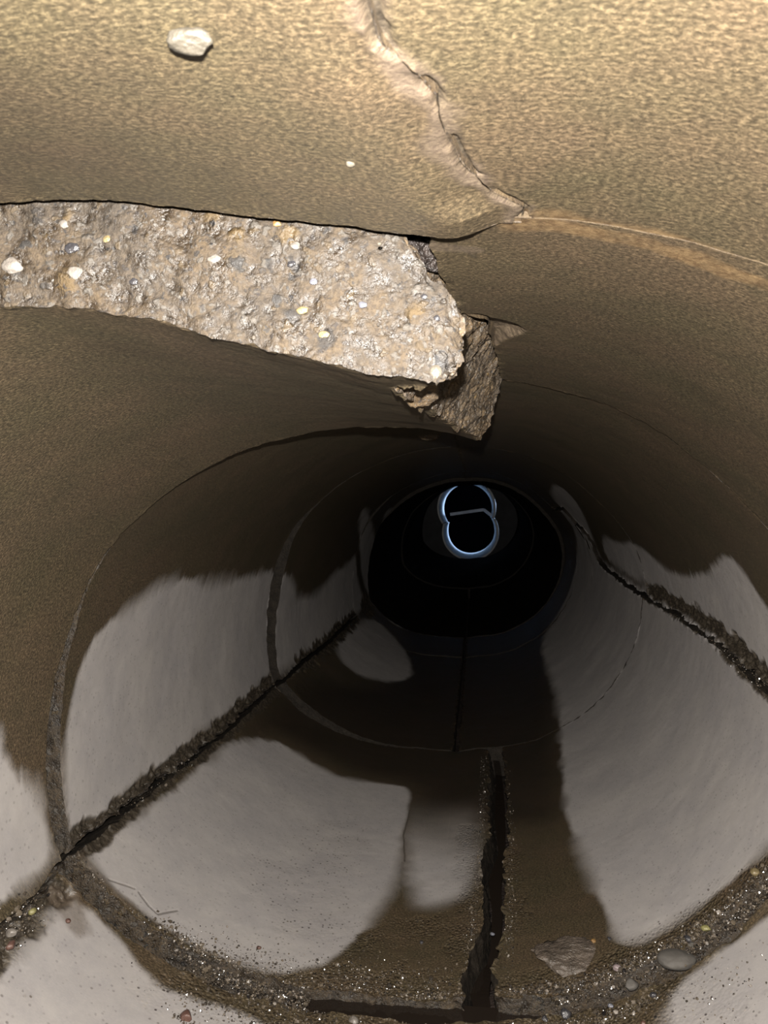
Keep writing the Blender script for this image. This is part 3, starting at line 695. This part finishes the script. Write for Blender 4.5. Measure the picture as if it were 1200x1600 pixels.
# ------------------------------------------------------------------ grit and stones
def grit():
    """coarse sand washed out of the joint mortar"""
    m, nt, b = new_mat('washed_sand_grains'); g = NT(nt)
    a = g.n('ShaderNodeAttribute'); a.attribute_name = 'tone'
    cr = g.n('ShaderNodeValToRGB'); cr.color_ramp.interpolation = 'CONSTANT'; e = cr.color_ramp.elements
    cols = [(0, (.022, .018, .014)), (.30, (.045, .036, .027)), (.58, (.08, .064, .046)), (.82, (.12, .10, .08)), (.91, (.008, .007, .007)), (.965, (.19, .17, .15))]
    while len(e) < len(cols): e.new(.5)
    for q, (p, c) in zip(e, cols): q.position = p; q.color = (*c, 1)
    g.link(a.outputs['Fac'], cr.inputs[0]); g.link(cr.outputs[0], b.inputs['Base Color']); b.inputs['Roughness'].default_value = .22; b.inputs['Specular IOR Level'].default_value = .7
    phi = (1+5**.5)/2
    ico = np.array([(-1, phi, 0), (1, phi, 0), (-1, -phi, 0), (1, -phi, 0), (0, -1, phi), (0, 1, phi), (0, -1, -phi), (0, 1, -phi), (phi, 0, -1), (phi, 0, 1), (-phi, 0, -1), (-phi, 0, 1)])/1.9
    ifc = np.array([(0, 11, 5), (0, 5, 1), (0, 1, 7), (0, 7, 10), (0, 10, 11), (1, 5, 9), (5, 11, 4), (11, 10, 2), (10, 7, 6), (7, 1, 8), (3, 9, 4), (3, 4, 2), (3, 2, 6), (3, 6, 8), (3, 8, 9), (4, 9, 5), (2, 4, 11), (6, 2, 10), (8, 6, 7), (9, 8, 1)])
    Vs = []; Fs = []; Ts = []; n = 0
    bands = [([(250,1455),(330,1512),(400,1548),(470,1566),(560,1572),(640,1574),(722,1570)], 3600, .009, .010, 1.0),
             ([(786,1566),(860,1560),(940,1538),(1010,1512),(1080,1476),(1140,1432),(1200,1382),(1270,1300)], 3600, .009, .009, 1.0),
             ([(330,1490),(450,1535),(560,1540),(700,1545)], 1800, .022, .018, .7),
             ([(735,1500),(740,1440),(748,1380),(756,1250),(758,1180)], 900, .004, .03, .7), ([(796,1500),(800,1400),(798,1300),(790,1200)], 600, .004, .03, .7),
             ([(112,1345),(160,1395),(230,1450)], 160, .004, .004, .8),
             ([(470,1605),(560,1612),(700,1618),(860,1608),(960,1585),(1020,1560)], 1500, .012, .006, 1.0),
             ([(0,1470),(30,1445),(60,1410)], 240, .006, .008, 1.0), ([(250,1540),(330,1575),(430,1605)], 400, .010, .008, .8),
             ([(280,1590),(300,1600)], 60, .006, .003, 1.1), ([(1040,1575),(1120,1560),(1200,1520)], 120, .03, .02, .8),
             ([(190,1265),(240,1225),(300,1185)], 160, .004, .01, .7), ([(1100,985),(1150,1030),(1200,1075)], 120, .004, .01, .8)]
    for pl, cnt, st, sY, sc in bands:
        L = np.array([surf(*p) for p in dens(pl, False)]); L[:, 0] %= TAU
        u = rng.uniform(0, len(L)-1.001, cnt); i = u.astype(int); f = (u-i)[:, None]; q = L[i]*(1-f)+L[i+1]*f
        t = q[:, 0]+rng.normal(0, 1, cnt)*st/RM; Y = q[:, 1]+rng.normal(0, 1, cnt)*sY*.8
        keep = ~((Y > .600) & (Y < .624) & (np.abs(t-math.pi) < .38)) & (Y > .3)
        ta = np.interp(Y, *BL); tb = np.interp(Y, *BR); keep &= ~((t < ta+.004) & (t > tb-.004))
        t = t[keep]; Y = Y[keep]
        rad = np.clip(rng.lognormal(math.log(.00062), .48, len(t)), .0003, .0026)*sc
        r = rbase((t+np.pi) % TAU-np.pi) - np.where(Y > .62, .004, 0) - rad*.25
        P = np.stack([XC+r*np.sin(t), Y, CAMZ+ZC+r*np.cos(t)], -1)
        for p, rr in zip(P, rad):
            A = rng.normal(size=(3, 3)); Q, _ = np.linalg.qr(A)
            v = (ico*(1+rng.uniform(-.22, .22, (12, 1))))@(np.diag(rng.uniform(.6, 1.25, 3)))@Q*rr+p
            Vs.append(v); Fs.append(ifc+n); n += 12; Ts.append(np.full(12, rng.uniform()))
    V = np.concatenate(Vs); o = mesh_np('grit', V, np.concatenate(Fs), m, attrs={'tone': np.concatenate(Ts)}, origin=V.mean(0), smooth=False)
    tag(o, 'wet sand and fine gravel washed out along the bottom joint and crack', 'grit', kind='stuff')
grit()
def stone_mat(name, c1, c2, rough=.4, sc=150, bump=.0008): return simple(name, c1, c2, sc, rough, .5, bump)
S_GREY = stone_mat('grey_stone', (.042, .038, .033), (.065, .059, .052), .75, 60, .0004)
S_BLACK = stone_mat('black_stone', (.015, .015, .018), (.04, .038, .04), .2)
S_WHITE = stone_mat('white_stone', (.105, .094, .082), (.15, .135, .12), .3)
S_PINK = stone_mat('pink_stone', (.15, .12, .12), (.2, .16, .16), .3)
S_RED = stone_mat('red_brown_stone', (.055, .027, .022), (.09, .048, .036), .4)
S_YEL = stone_mat('yellow_stone', (.11, .085, .04), (.15, .12, .065), .3)
S_YELG = stone_mat('olive_yellow_stone', (.12, .11, .04), (.17, .155, .07), .4)
S_ORG = stone_mat('orange_stone', (.14, .08, .025), (.17, .10, .04), .4)
S_TAN = simple('pale_tan_broken_concrete', (.050, .040, .031), (.098, .078, .062), 70, .38, .6, .0035, 190)
S_BLUE = stone_mat('blue_grey_stone', (.07, .073, .085), (.1, .1, .12), .2)
mm = .001
def on(px, py, inset): return wall_pt(px, py, inset)
# the pale flat rock at the joint, in profile like a small whale back
clod('flat_rock', on(902, 1500, .004), 33*mm, 'pale tan flat rock chunk lying on the right side of the joint', S_TAN, 'rock', (1.25, .80, .24), .25, 5, .42, 3.2, seed=2.4, facet=5)
clod('pebble', on(1060, 1502, .002), 13*mm, 'smooth grey oval pebble wedged in the joint, right of the pale rock', S_GREY, 'pebble', (1.15, .78, .45), .25, 4, .22, 1.8, seed=4.)
stones = [
 (970,1521,4.2,S_PINK,'pinkish white pebble just right of the pale flat rock'),
 (932,1478,3.0,S_ORG,'orange pebble on the top edge of the pale flat rock'),
 (957,1474,2.6,S_BLACK,'black pebble above the right end of the pale flat rock'),
 (1083,1474,4.0,S_BLACK,'black pebble above the smooth grey oval pebble'),
 (1111,1458,4.2,S_YELG,'olive yellow pebble in the grit up the right side of the joint'),
 (1190,1368,4.6,S_YEL,'cream yellow pebble in the grit at the right edge of the view'),
 (885,1586,6.0,S_BLACK,'shiny black pebble below the joint water, larger of two'),
 (852,1594,3.6,S_BLACK,'small dark pebble left of the shiny black one under the joint water'),
 (955,1573,2.8,S_BLUE,'small blue grey pebble right of the shiny black pebble'),
 (1022,1556,3.2,S_BLACK,'dark pebble below the left end of the smooth grey pebble'),
 (988,1541,7.0,S_GREY,'rounded grey brown pebble between pale rock and smooth grey pebble'),
 (1006,1600,2.6,S_RED,'tiny red brown pebble at the bottom edge, right of the joint'),
 (290,1590,6.5,S_RED,'red brown stone sunk in the near left floor piece'),
 (99,1443,2.8,S_RED,'small reddish pebble below the left end of the joint'),
 (8,1462,5.0,S_WHITE,'whitish pebble in the wet crack at the left edge'),
 (7,1482,4.6,S_RED,'pinkish red pebble in the wet crack at the left edge'),
 (42,1428,4.0,S_YELG,'yellowish pebble in the wet crack near the joint corner'),
 (771,1467,2.6,S_BLUE,'tiny blue grey pebble in the open bottom crack'),
 (564,1556,3.0,S_BLACK,'black pebble in the gravel left of the bottom crack'),
 (664,1560,4.0,S_WHITE,'white wet pebble in the gravel just left of the bottom crack'),
 (658,1480,2.4,S_BLACK,'small black pebble on the wet floor left of the bottom crack'),
 (552,1597,5.0,S_WHITE,'pale pebble under the left end of the joint water'),
 (400,1487,2.6,S_RED,'small brown pebble on the rim of the pale dry floor patch'),
 (270,1490,2.4,S_WHITE,'small white pebble in the joint below the pale dry floor patch'),
]
for i, (px, py, r, mt, lb) in enumerate(stones):
    clod('pebble', on(px, py, r*.25*mm + (.004 if py < 1540 else 0)), r*mm*.8, lb, mt, 'pebble', (1.1, .9, .75), i*.7, 3, .2, 2.2, seed=i*1.9, facet=4)
# bits stuck to the crown
clod('mortar_chip', wall_pt(299, 62, .0006), 4.3*mm, 'cream mortar chip stuck to the crown at upper left', stone_mat('cream_mortar', (.022, .019, .0135), (.034, .029, .021), .6), 'mortar chip', (1.2, .8, .55), .2, 4, .3, 2.5, seed=8., facet=5)
S_DROP = stone_mat('pale_grain', (.07, .062, .05), (.1, .088, .07), .15)
clod('pebble', wall_pt(548, 254, .0002), 1.5*mm, 'tiny glinting grain on the crown, left of the ragged crack', S_DROP, 'pebble', (1, 1, .7), 0, 3, .2, 2.)
clod('pebble', wall_pt(618, 229, .0002), .9*mm, 'tiny pale grain on the crown, right of the glinting one', S_DROP, 'pebble', (1, 1, .7), 0, 3, .2, 2.)
clod('pebble', wall_pt(593, 345, .0082), .9*mm, 'tiny pale grain at the lower rim of the overhead crown piece', S_DROP, 'pebble', (1, 1, .7), 0, 3, .2, 2.)
# rubble wedged above the sagging piece, and crumbs hanging behind it
clod('rubble_lump', wpt(671, 683, 1.07, .006), 15*mm, 'small brown rubble lump clinging to the dark crown behind the tip of the sagging piece', M_FRACB, 'rubble', (1.3, .7, .6), .3, 4, .4, 3., seed=3., facet=5)
clod('soil_clod', wpt(636, 402, .325, .004), 11*mm, 'dark crumbly soil clod in the gap above the sagging piece', simple('dark_crumbly_soil', (.010, .007, .006), (.028, .021, .018), 160, .4, .5, .004, 260), 'soil', (1.35, .8, 1.0), .3, 5, .5, 5., seed=5.)
clod('rubble_shard', wpt(652, 617, .375, .004), 12*mm, 'small tan triangular shard wedged under the broken tip', M_FRACB, 'rubble', (1.0, .8, .9), .5, 4, .3, 3., seed=11., facet=7)
# stones held in the broken end
edge = face
def emb(px, py, r, mt, lb):
    r *= .8; o = clod('embedded_pebble', wpt(px, py, .2885), r*mm, None, mt, None, (1.1, .3, .8), 0, 3, .45, 2.2, seed=px*.1, facet=5, parent=edge)
    w = np.array(wpt(px, py, .2885)); o.location = tuple(w-np.array(sag.location)); o['label'] = lb
for a in [(474,484,2.7,S_YEL,'yellow stone'),(507,523,2.5,S_YEL,'yellow stone'),(432,348,2.2,S_ORG,'orange stone'),(112,388,3.4,S_BLACK,'black stone'),
          (462,384,2.3,S_WHITE,'white stone'),(455,413,1.9,S_BLACK,'black stone'),(682,497,1.6,S_BLACK,'black stone'),(166,373,2.1,S_YEL,'yellow stone'),
          (335,405,2.8,S_WHITE,'white stone'),(118,425,3.8,S_WHITE,'white stone'),(20,415,5.2,S_WHITE,'white stone'),(566,476,1.9,S_BLUE,'blue grey stone'),
          (662,463,1.5,S_BLACK,'black stone'),(210,440,2.2,S_BLACK,'grey black stone'),(490,440,1.9,S_BLUE,'grey stone'),(100,350,2.6,S_WHITE,'pale stone')]: emb(*a)
o = clod('drip_tip', wpt(681, 586, .292), 3.2*mm, None, S_DROP, None, (1., .8, 1.2), 0, 3, .1, 1.5, parent=edge); o.location = tuple(np.array(wpt(681, 583, .292))-np.array(sag.location))
